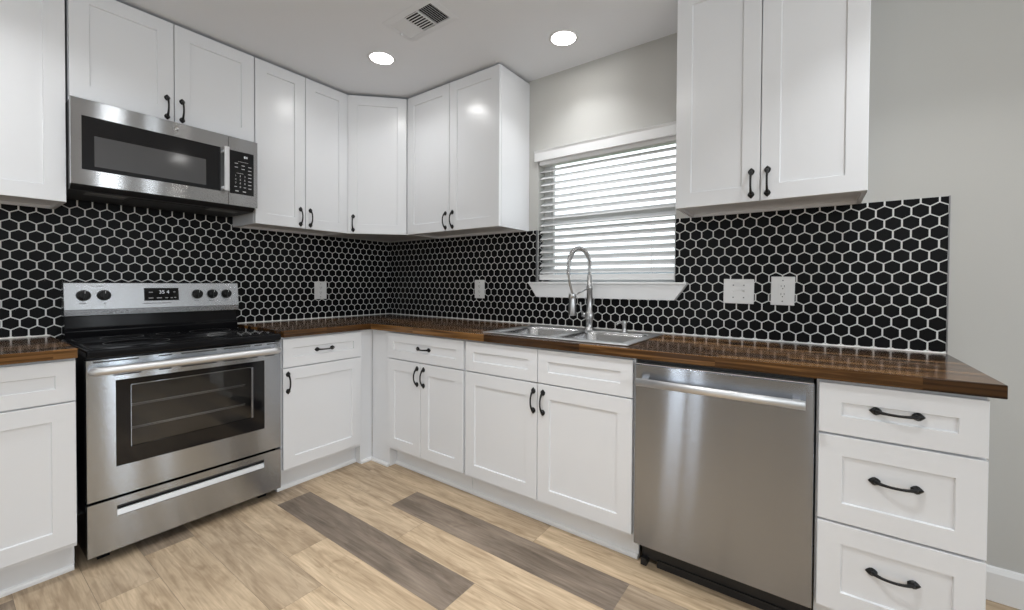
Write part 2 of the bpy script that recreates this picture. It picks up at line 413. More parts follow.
for r in range(-5, 27):
    yt = min(-0.554 - r * PW, 0); yb = max(-0.554 - (r + 1) * PW, RY)
    if r in special:
        js = special[r]
        segs = [(js[0][0] - PL, js[0][0], 0.3)] + [(js[i][0], js[i + 1][0] if i + 1 < len(js) else js[i][0] + PL, js[i][1]) for i in range(len(js))]
        x = segs[-1][1]
    else:
        segs = []; x = -random.random() * PL
    while x < RX:
        segs.append((x, x + PL, random.choice((0.0, 0.05, 0.15, 0.3, 0.9)))); x += PL
    for a, b_, t in segs: plank(a, b_, yb, yt, t, random.random())
for f in add_box(bm, 0, RX, RY, 0, -0.08, -0.0012):
    for l in f.loops: l[lay] = (1.0, 0.3, 0, 1)
struct('floor', bm, M_FLOOR)

# baseboard on the back wall, right of the drawer base
bm = B(); add_prism(bm, [(0, 0), (-0.016, 0), (-0.016, 0.105), (-0.010, 0.122), (0, 0.125)], 'x', 3.40, RX - 0.001)
struct('baseboard_back', bm, M_TRIMW)
# white shoe moulding at the foot of the toe kicks
def shoe(name, pts):
    bm = B()
    for (xa, ya), (xb, yb) in zip(pts, pts[1:]):
        x0, x1 = sorted((xa, xb)); y0, y1 = sorted((ya, yb))
        if x1 - x0 > y1 - y0:
            add_prism(bm, [(ya + 0.001, 0), (ya - 0.013, 0), (ya - 0.013, 0.010), (ya - 0.008, 0.017), (ya + 0.001, 0.020)], 'x', x0 - (0.0), x1)
        else:
            add_prism(bm, [(xa - 0.001, 0), (xa + 0.013, 0), (xa + 0.013, 0.010), (xa + 0.008, 0.017), (xa - 0.001, 0.020)], 'y', y0, y1)
    return struct(name, bm, M_TRIMW)
shoe('trim_1', [(0.557, -1.200), (0.557, -0.690)])
shoe('trim_2', [(0.612, -0.700), (0.612, -0.617)])
shoe('trim_3', [(0.612, -0.617), (0.795, -0.617)])
shoe('trim_4', [(0.795, -0.557), (2.398, -0.557)])
shoe('trim_5', [(0.557, -2.600), (0.557, -1.992)])

# ------------------------------------------------------------------ hexagon tile backsplash
HP, HR, GR = 0.0544, 0.0450, 0.0060
def clip(poly, lo, hi, ax):
    def half(P, keep, val):
        out = []
        for i in range(len(P)):
            a, b2 = P[i], P[(i + 1) % len(P)]
            ia, ib = keep(a[ax]), keep(b2[ax])
            if ia: out.append(a)
            if ia != ib:
                t = (val - a[ax]) / (b2[ax] - a[ax])
                out.append((a[0] + (b2[0] - a[0]) * t, a[1] + (b2[1] - a[1]) * t))
        return out
    P = half(poly, lambda q: q >= lo, lo)
    if len(P) > 2: P = half(P, lambda q: q <= hi, hi)
    return P
def hex_tiles(bm, rects, cu, cz, place, front, back):
    """rects: (u0,u1,z0,z1); place(u,z,d)->xyz, d = height above the wall"""
    a = HP / 2 - GR / 2
    # flat sides left/right, points up/down
    zs = HR * 2 / 3 - GR * 0.5; zq = HR / 3 - GR * 0.12
    for (u0, u1, z0, z1) in rects:
        for f in add_quadbox(bm, u0, u1, z0, z1, place, 0.0, 0.0042): f.material_index = 1
        r0 = int(math.floor((z0 - cz) / HR)) - 1; r1 = int(math.ceil((z1 - cz) / HR)) + 1
        for r in range(r0, r1 + 1):
            z = cz + r * HR; sh = HP / 2 if r % 2 else 0
            k0 = int(math.floor((u0 - cu - sh) / HP)) - 1; k1 = int(math.ceil((u1 - cu - sh) / HP)) + 1
            for k in range(k0, k1 + 1):
                u = cu + sh + k * HP
                P = [(u - a, z - zq), (u, z - zs), (u + a, z - zq), (u + a, z + zq), (u, z + zs), (u - a, z + zq)]
                P = clip(P, u0, u1, 0)
                if len(P) > 2: P = clip(P, z0, z1, 1)
                if len(P) < 3: continue
                cx = sum(p[0] for p in P) / len(P); cy = sum(p[1] for p in P) / len(P)
                ar = abs(sum(P[i][0] * P[(i + 1) % len(P)][1] - P[(i + 1) % len(P)][0] * P[i][1] for i in range(len(P)))) / 2
                if ar < 4e-6: continue
                lo = [bm.verts.new(place(p[0], p[1], 0.0042)) for p in P]
                mid = [bm.verts.new(place(p[0], p[1], 0.0058)) for p in P]
                k_ = 0.965
                hi = [bm.verts.new(place(cx + (p[0] - cx) * k_, cy + (p[1] - cy) * k_, 0.0064)) for p in P]
                fs = [bm.faces.new(hi)]
                n = len(P)
                for i in range(n):
                    j = (i + 1) % n
                    fs.append(bm.faces.new([lo[i], lo[j], mid[j], mid[i]])); fs.append(bm.faces.new([mid[i], mid[j], hi[j], hi[i]]))
def add_quadbox(bm, u0, u1, z0, z1, place, d0, d1):
    v = [bm.verts.new(place(u, z, d)) for d in (d0, d1) for u, z in ((u0, z0), (u1, z0), (u1, z1), (u0, z1))]
    return [bm.faces.new([v[i] for i in f]) for f in ((3, 2, 1, 0), (4, 5, 6, 7), (0, 1, 5, 4), (1, 2, 6, 5), (2, 3, 7, 6), (3, 0, 4, 7))]
TZ0, TZ1 = 0.9135, 1.524
XE = 3.421
bm = B()
# the window cuts the field: the area under it, the sides up to the cabinets
hex_tiles(bm, [(0.006, WX0, TZ0, TZ1), (WX0, WX1, TZ0, WZ0 - 0.02), (WX1, XE - 0.004, TZ0, TZ1)], 2.902, 1.475, lambda u, z, d: (u, -d, z), -1, 0)
# the left return of the window recess
hex_tiles(bm, [(0.004, 0.05, WZ0, TZ1)], 0.02, 1.475, lambda u, z, d: (WX0 + d, u, z), -1, 0)
bmesh.ops.recalc_face_normals(bm, faces=bm.faces)
o = obj('tile_backsplash', bm, [M_TILE, M_GROUT], wall_back)
bm = B()
hex_tiles(bm, [(-2.65, -1.99, TZ0, TZ1), (-1.99, -1.20, 0.80, 1.60), (-1.20, -0.0005, TZ0, TZ1)], -1.568, 1.428, lambda u, z, d: (d, u, z), 1, 0)
bmesh.ops.recalc_face_normals(bm, faces=bm.faces)
obj('tile_backsplash', bm, [M_TILE, M_GROUT], wall_left)
bm = B(); add_box(bm, XE - 0.004, XE, -0.0085, 0, 0.91, TZ1 + 0.002); add_box(bm, WX0 - 0.007, WX0 + 0.001, -0.0095, 0.003, WZ0, TZ1)
obj('edge_trim', bm, M_ZINC, wall_back)
bm = B(); add_prism(bm, [(0, 0.9105), (-0.010, 0.9105), (-0.0065, 0.9155), (0, 0.9155)], 'x', 0.012, XE - 0.004)
obj('caulk_line', bm, M_CAULK, wall_back)
bm = B()
for a, b_ in ((-1.202, -0.006), (-2.6, -1.99)): add_prism(bm, [(0, 0.9105), (0.010, 0.9105), (0.0065, 0.9155), (0, 0.9155)], 'y', a, b_)
obj('caulk_line', bm, M_CAULK, wall_left)

# ------------------------------------------------------------------ window, sill, blind
win = bpy.data.objects.new('window_1', None); COL.objects.link(win); win['kind'] = 'structure'; win.location = (0, 0, 0)
bm = B()
fy0, fy1 = 0.078, 0.112
fw = 0.045
zm = 1.585
add_box(bm, WX0, WX0 + fw, fy0, fy1, WZ0, WZ1); add_box(bm, WX1 - 0.014, WX1, fy0, fy1, WZ0, WZ1)
add_box(bm, WX0, WX1, fy0, fy1, WZ0, WZ0 + fw); add_box(bm, WX0, WX1, fy0, fy1, WZ1 - fw, WZ1)
obj('window_frame', bm, M_VINYL, win, 0.003)
bm = B(); add_box(bm, WX0 + fw - 0.002, WX1 - 0.012, fy0 + 0.002, fy1 - 0.002, zm - 0.026, zm + 0.026)
obj('meeting_rail', bm, M_VINYL, win, 0.003)
bm = B()
for z0, z1 in ((WZ0 + fw, zm - 0.026), (zm + 0.026, WZ1 - fw)):
    s_ = 0.026
    xa, xb = WX0 + fw, WX1 - 0.014
    yy0, yy1 = fy0 + 0.006, fy1 - 0.006
    add_box(bm, xa, xa + s_, yy0, yy1, z0, z1); add_box(bm, xb - (0.016 if z0 < zm else 0.006), xb, yy0, yy1, z0, z1)
obj('sash_stile', bm, M_VINYL, win, 0.003)
bm = B()
for z0, z1 in ((WZ0 + fw, zm - 0.026), (zm + 0.026, WZ1 - fw)):
    add_box(bm, WX0 + fw + 0.026, WX1 - 0.016, 0.093, 0.097, z0, z1)
obj('glass', bm, M_PANE, win)
# sill board and apron with slanted ends
bm = B()
add_box(bm, WX0 + 0.007, WX1, -0.001, fy0, WZ0 - 0.02, WZ0 + 0.002)
add_box(bm, 1.480, 2.458, -0.053, -0.006, WZ0 - 0.012, WZ0)
add_prism(bm, [(1.482, WZ0 - 0.0125), (2.456, WZ0 - 0.0125), (2.397, 1.091), (1.540, 1.091)], 'y', -0.048, -0.006)
sill = struct('trim_6', bm, M_TRIMW, None, 0.002)
# blind
bl = thing('window_blind', 'white horizontal slat blind hanging in the window above the sink', 'blind', (1.955, 0.03, WZ0))
def bb(name, mats, x0, x1, y0, y1, z0, z1, bev=0.002):
    return box_obj(name, mats, bl, x0 - 1.955, x1 - 1.955, y0 - 0.03, y1 - 0.03, z0 - WZ0, z1 - WZ0, bevel=bev)
bm = B()
add_prism(bm, [(-0.050, 1.968 - WZ0), (-0.050, 2.020 - WZ0), (-0.056, 2.034 - WZ0), (-0.042, 2.036 - WZ0), (-0.0305, 2.036 - WZ0), (-0.0305, 1.968 - WZ0)], 'x', 1.502 - 1.955, 2.410 - 1.955)
obj('valance', bm, M_BLIND, bl, 0.001)
bb('headrail', M_BLIND, 1.526, 2.388, 0.004, 0.060, 1.945, 2.000)
slat_w, slat_tilt = 0.050, math.radians(34)
bm = B()
pr = []
for i in range(7):
    t = -0.5 + i / 6
    pr.append((t * slat_w, 0.0022 * (1 - (2 * t) ** 2)))
poly = pr + [(p[0], p[1] - 0.0026) for p in reversed(pr)]
add_prism(bm, poly, 'x', 1.529 - 1.955, 2.386 - 1.955)
sl = obj('slat', bm, M_SLAT, bl)
sl.rotation_euler = (slat_tilt, 0, 0)
PZ = 0.0436
zs0 = 1.258
NS = 16
sl.location = (0, 0, zs0 - WZ0)
for i in range(1, NS):
    c = sl.copy(); COL.objects.link(c); c.location = (0, 0, zs0 + i * PZ - WZ0)
bb('bottom_rail', M_BLIND, 1.529, 2.386, 0.006, 0.054, 1.200, 1.236)
for x in (1.632, 2.26):
    bm = B()
    for y in (0.0085, 0.0515): add_tube(bm, [(x - 1.955, y - 0.03, 1.236 - WZ0), (x - 1.955, y - 0.03, 1.95 - WZ0)], 0.0011, 6)
    obj('ladder_cord', bm, M_CORD, bl)

# outside: lawn and a painted board fence beyond the window
bm = B(); add_box(bm, -12, 18, 0.13, 30, -0.35, -0.3)
struct('ground', bm, M_LAWN)
bm = B()
x = -9.0
while x < 6:
    add_box(bm, x, x + 0.142, 7.0, 7.02, -0.3, 1.50 + random.uniform(-0.004, 0.004)); x += 0.147
add_box(bm, -9, 6, 7.02, 7.06, 0.1, 0.19); add_box(bm, -9, 6, 7.02, 7.06, 1.1, 1.19)
tag(obj('board_fence', bm, M_FENCE), 'blue-grey board fence outside, glimpsed low between the blind slats', 'fence')

# ------------------------------------------------------------------ cabinet parts
def front_panel(w, h, fr, t=0.020, rec=0.007, ch=0.0025):
    """shaker front, local: x 0..w, z 0..h, front at y=-t, back at y=0"""
    bm = B()
    def ring(x0, x1, z0, z1, y): return [bm.verts.new(p) for p in ((x0, y, z0), (x1, y, z0), (x1, y, z1), (x0, y, z1))]
    R = [ring(0, w, 0, h, 0), ring(0, w, 0, h, -t + 0.0015), ring(0.0015, w - 0.0015, 0.0015, h - 0.0015, -t),
         ring(fr, w - fr, fr, h - fr, -t), ring(fr + ch, w - fr - ch, fr + ch, h - fr - ch, -t + rec)]
    for a, b_ in zip(R, R[1:]):
        for i in range(4): bm.faces.new([a[i], a[(i + 1) % 4], b_[(i + 1) % 4], b_[i]])
    bm.faces.new(R[0][::-1]); bm.faces.new(R[-1])
    bmesh.ops.recalc_face_normals(bm, faces=bm.faces)
    return bm
HANDLE_ME = None
def handle_mesh():
    """bow pull with spade-shaped ends, along local x, centred, surface at y=0, outwards -y"""
    global HANDLE_ME
    if HANDLE_ME: return HANDLE_ME
    bm = B(); h = 0.047
    pts, rs = [], []
    for i in range(15):
        t = -1 + 2 * i / 14
        pts.append((t * h, -0.008 - 0.020 * (1 - abs(t) ** 2.4), 0)); rs.append(0.0040 + 0.0022 * abs(t) ** 3)
    add_tube(bm, pts, rs, 10)
    for s in (-1, 1):
        out = [(-0.0135, 0.0042), (-0.008, 0.0095), (0.0, 0.0125), (0.006, 0.0108), (0.0125, 0.0048), (0.0165, 0.0)]
        pol = [(x, z) for x, z in out] + [(x, -z) for x, z in reversed(out[:-1])]
        base = [bm.verts.new((s * (h + x), 0.0, z)) for x, z in pol]
        m1 = [bm.verts.new((s * (h + x), -0.0035, z)) for x, z in pol]
        m2 = [bm.verts.new((s * (h + x * 0.72), -0.0072, z * 0.72)) for x, z in pol]
        m3 = [bm.verts.new((s * (h + x * 0.3), -0.0105, z * 0.3)) for x, z in pol]
        n = len(pol); fs = [bm.faces.new(base), bm.faces.new(m3)]
        for a, b_ in ((base, m1), (m1, m2), (m2, m3)):
            for i in range(n): fs.append(bm.faces.new([a[i], a[(i + 1) % n], b_[(i + 1) % n], b_[i]]))
        for f in fs[2:]: f.smooth = True
        bmesh.ops.recalc_face_normals(bm, faces=fs)
    HANDLE_ME = bpy.data.meshes.new('handle'); bm.to_mesh(HANDLE_ME); bm.free(); HANDLE_ME.materials.append(M_BLACK)
    return HANDLE_ME
def handle(parent, x, z, vertical, t=0.020, rec=0.0):
    o = bpy.data.objects.new('handle', handle_mesh()); COL.objects.link(o); o.parent = parent
    o.location = (x, -t + rec, z)
    if vertical: o.rotation_euler = (0, PI / 2, 0)
    o['label'] = 'black bow handle with spade-shaped ends'
    return o
def front(kind, root, x0, x1, z0, z1, fr=0.065, hnd=None, rec=0.0):
    """hnd: ('v', dx from left, dz from bottom) or ('h',)"""
    w, h = x1 - x0, z1 - z0
    o = obj(kind, front_panel(w, h, fr), M_CAB, root, 0.0, (x0, 0, z0))
    if hnd:
        if hnd[0] == 'h': handle(o, w / 2 + (hnd[1] if len(hnd) > 1 else 0), h / 2 + (hnd[2] if len(hnd) > 2 else 0), False, rec=0.007)
        else: handle(o, hnd[1], hnd[2], True)
    return o
def carcass_upper(root, w, d, z1, name='body'):
    bm = B(); p = 0.016
    add_box(bm, 0, w, 0, d, 0.014, z1)
    add_box(bm, 0, p, 0, d, 0, 0.014); add_box(bm, w - p, w, 0, d, 0, 0.014); add_box(bm, p, w - p, 0, 0.019, 0, 0.014); add_box(bm, p, w - p, d - 0.019, d, 0, 0.014)
    return obj(name, bm, M_CAB, root, 0.0008)
def carcass_base(root, w, d, z1, toe=True, open_top=False, toe_h=0.115, toe_d=0.055):
    bm = B(); p = 0.016
    if open_top:
        add_box(bm, 0, p, 0, d, toe_h, z1); add_box(bm, w - p, w, 0, d, toe_h, z1)
        add_box(bm, p, w - p, 0.02, d - 0.012, toe_h, toe_h + p); add_box(bm, p, w - p, d - 0.012, d, toe_h, z1)
        add_box(bm, p, w - p, 0, 0.019, z1 - 0.03, z1); add_box(bm, p, w - p, 0, 0.019, toe_h, toe_h + 0.03); add_box(bm, p, w - p, 0, 0.019, z1 - 0.18, z1 - 0.15)
        add_box(bm, w / 2 - 0.02, w / 2 + 0.02, 0, 0.019, toe_h + 0.03, z1 - 0.03)
    else:
        add_box(bm, 0, w, 0, d, toe_h, z1)
    obj('body', bm, M_CAB, root, 0.0008)
    bm = B(); add_box(bm, 0, w, toe_d, toe_d + 0.016, 0, toe_h)
    obj('toe_kick', bm, M_CAB, root)

UF, BF = 0.302, 0.612           # carcass fronts of uppers / base units
UZ0, UZ1 = 1.522, 2.492
H = UZ1 - UZ0
GP = 0.0018
# ---- uppers, left wall (local x = world y)
def upper_left(y0, y1, label, splits, hnds, z0=UZ0, name='wall_cabinet', group=None):
    r = thing(name, label, 'cabinet', (UF, y0, z0), PI / 2, group)
    carcass_upper(r, y1 - y0, UF - 0.0005, UZ1 - z0)
    return r
G_U = 'white wall cabinets'
r = upper_left(-2.60, -1.9705, 'white wall cabinet left of the microwave, cut off by the picture edge', None, None, group=G_U)
front('door', r, GP, 0.6295 - GP, 0, H, hnd=('v', 0.032, 0.072))
MZ = 1.972
r = upper_left(-1.963, -1.209, 'short white two-door wall cabinet directly above the microwave', None, None, z0=MZ, group=G_U)
front('door', r, GP, 0.376 - GP, 0.022, UZ1 - MZ, hnd=('v', 0.376 - 0.032, 0.065))
front('door', r, 0.376 + GP, 0.754 - GP, 0.022, UZ1 - MZ, hnd=('v', 0.032 - GP, 0.065))
r = upper_left(-1.207, -0.6045, 'tall white two-door wall cabinet between microwave and angled corner cabinet', None, None, group=G_U)
front('door', r, GP, 0.300 - GP, 0, H, hnd=('v', 0.300 - 0.034, 0.073))
front('door', r, 0.300 + GP, 0.6025 - GP, 0, H, hnd=('v', 0.030, 0.073))
# ---- diagonal corner upper
A = 0.600
r = thing('corner_wall_cabinet', 'angled white one-door wall cabinet filling the corner under the ceiling', 'cabinet', (UF, -A, UZ0), PI / 4, G_U)
wd = (A - UF) * math.sqrt(2)
bm = B()
c45 = math.cos(PI / 4)
def loc45(x, y):   # world -> local
    dx, dy = x - UF, y + A
    return (dx * c45 + dy * c45, -dx * c45 + dy * c45)
poly = [loc45(*p) for p in ((UF, -A), (A, -UF), (A, -0.008), (0.008, -0.008), (0.008, -A))]
add_prism(bm, poly, 'z', 0.010, H)
fr_in = [loc45(*p) for p in ((UF, -A), (A, -UF), (A - 0.02, -UF + 0.0), (UF, -A + 0.02))]
add_prism(bm, fr_in, 'z', 0.0, 0.010)
obj('body', bm, M_CAB, r, 0.0008)
front('door', r, 0.010, wd - 0.010, 0, H, hnd=('v', 0.036, 0.073))
# ---- uppers, back wall
def upper_back(x0, x1, label):
    r = thing('wall_cabinet', label, 'cabinet', (x0, -UF, UZ0), 0, G_U)
    carcass_upper(r, x1 - x0, UF - 0.0005, H)
    return r
r = upper_back(0.6045, 1.450, 'tall white two-door wall cabinet between the angled corner cabinet and the window')
front('door', r, 0.010, 0.4255 - GP, 0, H, hnd=('v', 0.4155 - 0.033, 0.070))
front('door', r, 0.4255 + GP, 0.8455 - 0.003, 0, H, hnd=('v', 0.029, 0.072))
r = upper_back(2.471, 3.152, 'white two-door wall cabinet right of the window, above the dishwasher')
front('door', r, GP, 0.3385 - GP, 0, H, hnd=('v', 0.3385 - 0.034, 0.075))
front('door', r, 0.3385 + GP, 0.681 - GP, 0, H, hnd=('v', 0.024, 0.076))

# ---- base units
CT = 0.872
G_B = 'white base cabinets'
DZ0, DZ1, PZ0, PZ1 = 0.703, 0.862, 0.135, 0.697
DF = 0.054
def base_left(y0, y1, label):
    r = thing('base_cabinet', label, 'cabinet', (BF, y0, 0), PI / 2, G_B)
    carcass_base(r, y1 - y0, BF - 0.008, CT)
    return r
r = base_left(-2.60, -1.990, 'white base cabinet left of the oven, cut off by the picture edge')
front('drawer', r, GP, 0.610 - GP, DZ0, DZ1, DF, ('h',))
front('door', r, GP, 0.610 - GP, PZ0, PZ1, hnd=('v', 0.033, 0.485))
r = base_left(-1.200, -0.704, 'white base cabinet between the oven and the inner corner, one drawer over one door')
front('drawer', r, 0.004, 0.494 - GP, DZ0, DZ1, DF, ('h',))
front('door', r, 0.004, 0.494 - GP, PZ0, PZ1, hnd=('v', 0.026, 0.482))
bm = B(); add_box(bm, 0.4965, 0.5865, 0.0, 0.016, 0, CT); add_box(bm, 0.4965, 0.511, 0.016, 0.056, 0, 0.114); obj('filler_strip', bm, M_CAB, r, 0.001)
def base_back(x0, x1, label, **k):
    r = thing('base_cabinet', label, 'cabinet', (x0, -BF, 0), 0, G_B)
    carcass_base(r, x1 - x0, BF - 0.008, CT, **k)
    return r
r = base_back(0.797, 1.449, 'white base cabinet beside the inner corner, one drawer over two narrow doors')
front('drawer', r, GP, 0.652 - GP, DZ0, DZ1, DF, ('h',))
front('door', r, GP, 0.308 - GP, PZ0, PZ1, hnd=('v', 0.308 - 0.030, 0.482))
front('door', r, 0.308 + GP, 0.652 - GP, PZ0, PZ1, hnd=('v', 0.026, 0.482))
bm = B(); add_box(bm, -0.1845, -0.0005, 0.0, 0.016, 0, CT); add_box(bm, -0.016, -0.0005, 0.016, 0.056, 0, 0.114); obj('filler_strip', bm, M_CAB, r, 0.001)
r = base_back(1.453, 2.400, 'white sink base cabinet under the double sink, two plain false fronts over two doors', open_top=True)
front('false_front', r, 0.010, 0.474 - GP, DZ0, DZ1, DF)
front('false_front', r, 0.474 + GP, 0.940, DZ0, DZ1, DF)
front('door', r, 0.010, 0.474 - GP, PZ0, PZ1, hnd=('v', 0.474 - 0.032, 0.478))
front('door', r, 0.474 + GP, 0.940, PZ0, PZ1, hnd=('v', 0.030, 0.476))
r = base_back(3.009, 3.393, 'white three-drawer base cabinet at the right end of the counter')
front('drawer', r, 0.006, 0.384, 0.700, 0.860, DF + 0.004, ('h', 0.0, 0.008))
front('drawer', r, 0.006, 0.384, 0.4175, 0.693, 0.062, ('h', 0.0, 0.016))
front('drawer', r, 0.006, 0.384, 0.130, 0.4105, 0.062, ('h', -0.003, 0.018))

# ------------------------------------------------------------------ countertops
CZ0, CZ1 = 0.872, 0.910
CF = 0.650
SKX0, SKX1, SKY0, SKY1 = 1.575, 2.335, -0.575, -0.105   # sink cut-out
def counter(name, xs, ys, keep, matf, label):
    bm = B(); V = {}
    def v(x, y):
        if (x, y) not in V: V[(x, y)] = bm.verts.new((x, y, CZ1))
        return V[(x, y)]
    fs = []
    for i in range(len(xs) - 1):
        for j in range(len(ys) - 1):
            cx, cy = (xs[i] + xs[i + 1]) / 2, (ys[j] + ys[j + 1]) / 2
            if keep(cx, cy):
                f = bm.faces.new([v(xs[i], ys[j]), v(xs[i + 1], ys[j]), v(xs[i + 1], ys[j + 1]), v(xs[i], ys[j + 1])])
                f.material_index = matf(cx, cy); fs.append(f)
    ex = bmesh.ops.extrude_face_region(bm, geom=fs, use_keep_orig=True)
    nv = [g for g in ex['geom'] if isinstance(g, bmesh.types.BMVert)]
    for q in nv: q.co.z = CZ0
    for f in bm.faces:
        c = f.calc_center_median()
        if abs(f.normal.z) < 0.5 or c.z < CZ1 - 0.001:
            f.material_index = matf(c.x, c.y)
    bmesh.ops.recalc_face_normals(bm, faces=bm.faces)
    return tag(obj(name, bm, [M_WOODX, M_WOODY], None, 0.0025), label, 'countertop')
counter('countertop', [0.008, CF, SKX0, SKX1, XE], [-1.202, -CF, SKY0, SKY1, -0.008],
        lambda x, y: (y > -CF or x < CF) and not (SKX0 < x < SKX1 and SKY0 < y < SKY1),
        lambda x, y: 1 if (y < -CF + 0.001 and x < CF - 0.0) else 0,
        'long L-shaped dark stained wood countertop running round the corner and past the sink')
counter('countertop', [0.008, CF], [-2.62, -1.988], lambda x, y: True, lambda x, y: 1, 'short dark stained wood countertop left of the oven at the picture edge')

# ------------------------------------------------------------------ sink, faucet, soap pump
sk = thing('kitchen_sink', 'stainless steel double-bowl sink set in the wooden countertop below the window', 'sink', (1.955, -0.34, CZ1))
bowls = [(-0.355, -0.020, -0.205, 0.150), (0.020, 0.355, -0.205, 0.150)]
ox0, ox1, oy0, oy1 = -0.403, 0.403, -0.255, 0.255
bm = B()
xs = [ox0, bowls[0][0], bowls[0][1], bowls[1][0], bowls[1][1], ox1]; ys = [oy0, bowls[0][2], bowls[0][3], oy1]
V = {}
def vv(x, y):
    if (x, y) not in V: V[(x, y)] = bm.verts.new((x, y, 0.0065))
    return V[(x, y)]
fs = []
for i in range(5):
    for j in range(3):
        if i in (1, 3) and j == 1: continue
        fs.append(bm.faces.new([vv(xs[i], ys[j]), vv(xs[i + 1], ys[j]), vv(xs[i + 1], ys[j + 1]), vv(xs[i], ys[j + 1])]))
ex = bmesh.ops.extrude_face_region(bm, geom=fs, use_keep_orig=True)
for q in [g for g in ex['geom'] if isinstance(g, bmesh.types.BMVert)]: q.co.z = 0.0004
bmesh.ops.recalc_face_normals(bm, faces=bm.faces)
obj('rim', bm, M_SINK, sk, 0.0035, segs=3)
def rrect(x0, x1, y0, y1, r, z, n=6):
    out = []
    for cx, cy, a0 in ((x1 - r, y1 - r, 0), (x0 + r, y1 - r, PI / 2), (x0 + r, y0 + r, PI), (x1 - r, y0 + r, 1.5 * PI)):
        for k in range(n + 1):
            a = a0 + PI / 2 * k / n
            out.append((cx + r * math.cos(a), cy + r * math.sin(a), z))
    return out
for (x0, x1, y0, y1) in bowls:
    bm = B()
    lev = [(-0.004, 0.03, 0.006), (0.0, 0.045, 0.003), (0.004, 0.05, -0.01), (0.012, 0.055, -0.13), (0.022, 0.06, -0.158), (0.05, 0.05, -0.168), (0.13, 0.02, -0.172)]
    rings = [[bm.verts.new(p) for p in rrect(x0 + i_, x1 - i_, y0 + i_, y1 - i_, r_, z)] for i_, r_, z in lev]
    n = len(rings[0])
    for a, b_ in zip(rings, rings[1:]):
        for i in range(n): bm.faces.new([a[i], a[(i + 1) % n], b_[(i + 1) % n], b_[i]]).smooth = True
    bm.faces.new(rings[-1])
    bmesh.ops.recalc_face_normals(bm, faces=bm.faces)
    o = obj('bowl', bm, M_BOWL, sk)
    md = o.modifiers.new('solid', 'SOLIDIFY'); md.thickness = 0.0012; md.offset = 1
    bm = B(); add_lathe(bm, [(0.042, 0.0), (0.042, 0.003), (0.030, 0.003), (0.026, -0.004), (0.004, -0.004)], 24, 0, ((x0 + x1) / 2, (y0 + y1) / 2, -0.171))
    obj('drain', bm, M_CHROME, sk)

fc = thing('spring_faucet', 'tall spring-neck pull-down faucet behind the sink, in front of the window', 'faucet', (1.965, -0.150, CZ1 + 0.0068))
fz = CZ1 + 0.0068
bm = B()
add_lathe(bm, [(0.029, 0), (0.029, 0.006), (0.021, 0.012), (0.0185, 0.02), (0.0185, 0.058), (0.024, 0.064), (0.026, 0.072), (0.026, 0.092), (0.021, 0.100), (0.0165, 0.106), (0.0155, 0.225), (0.0185, 0.228), (0.0185, 0.246), (0.0155, 0.250), (0.0145, 0.305), (0.012, 0.31)], 24)
obj('post', bm, M_NICKEL, fc)
# side lever
bm = B(); add_tube(bm, [(-0.020, 0, 0.082), (-0.045, -0.002, 0.082)], 0.013, 14); add_tube(bm, [(-0.042, -0.002, 0.085), (-0.050, -0.006, 0.11), (-0.052, -0.010, 0.155)], [0.006, 0.005, 0.0042], 10)
obj('lever', bm, M_NICKEL, fc)
# hose and spring arc (towards the room, -y)
AR, AZ = 0.118, 0.362
SPY = -0.205
path = [(0, 0, 0.30), (0, 0, 0.33)]
for i in range(0, 25):
    a = PI * i / 24
    path.append((-0.004 * i / 24, -AR + AR * math.cos(a), AZ + 0.088 * math.sin(a)))
path += [(-0.005, -2 * AR - 0.002, 0.335), (-0.006, -2 * AR - 0.001, 0.305)]
# cumulative resample
def resample(P, n):
    P = [Vector(p) for p in P]; d = [0]
    for a, b_ in zip(P, P[1:]): d.append(d[-1] + (b_ - a).length)
    out = []; j = 0
    for i in range(n):
        t = d[-1] * i / (n - 1)
        while j < len(P) - 2 and d[j + 1] < t: j += 1
        u = (t - d[j]) / max(1e-9, d[j + 1] - d[j]); out.append(P[j].lerp(P[j + 1], u))
    return out, d[-1]
hp = path + [(-0.004, -2 * AR + 0.008, 0.26), (0, SPY, 0.205)]
rp_, _ = resample(hp, 60)
bm = B(); add_tube(bm, rp_, 0.0062, 10); obj('hose', bm, M_NICKEL, fc)
rp_, ln = resample(path, 900)
bm = B(); turns = int(ln / 0.0088); hel = []
for i, p in enumerate(rp_):
    a = 2 * PI * turns * i / (len(rp_) - 1)
    t = (rp_[min(i + 1, 899)] - rp_[max(i - 1, 0)]).normalized()
    s = Vector((1, 0, 0)); u = t.cross(s).normalized()
    hel.append(p + (s * math.cos(a) + u * math.sin(a)) * 0.0108)
add_tube(bm, hel, 0.0019, 5); obj('spring', bm, M_CHROME, fc)
bm = B(); add_lathe(bm, [(0.010, 0.205), (0.0155, 0.20), (0.0165, 0.17), (0.0185, 0.15), (0.0195, 0.10), (0.0185, 0.093), (0.012, 0.092)], 20, 0, (0, SPY, 0))
obj('spray_head', bm, M_NICKEL, fc)
bm = B(); add_tube(bm, [(0, -0.015, 0.237), (0, SPY + 0.012, 0.196)], 0.0045, 8); add_lathe(bm, [(0.0195, 0.185), (0.0205, 0.187), (0.0205, 0.205), (0.0195, 0.207)], 20, 0, (0, SPY, 0))
obj('holder_arm', bm, M_NICKEL, fc)

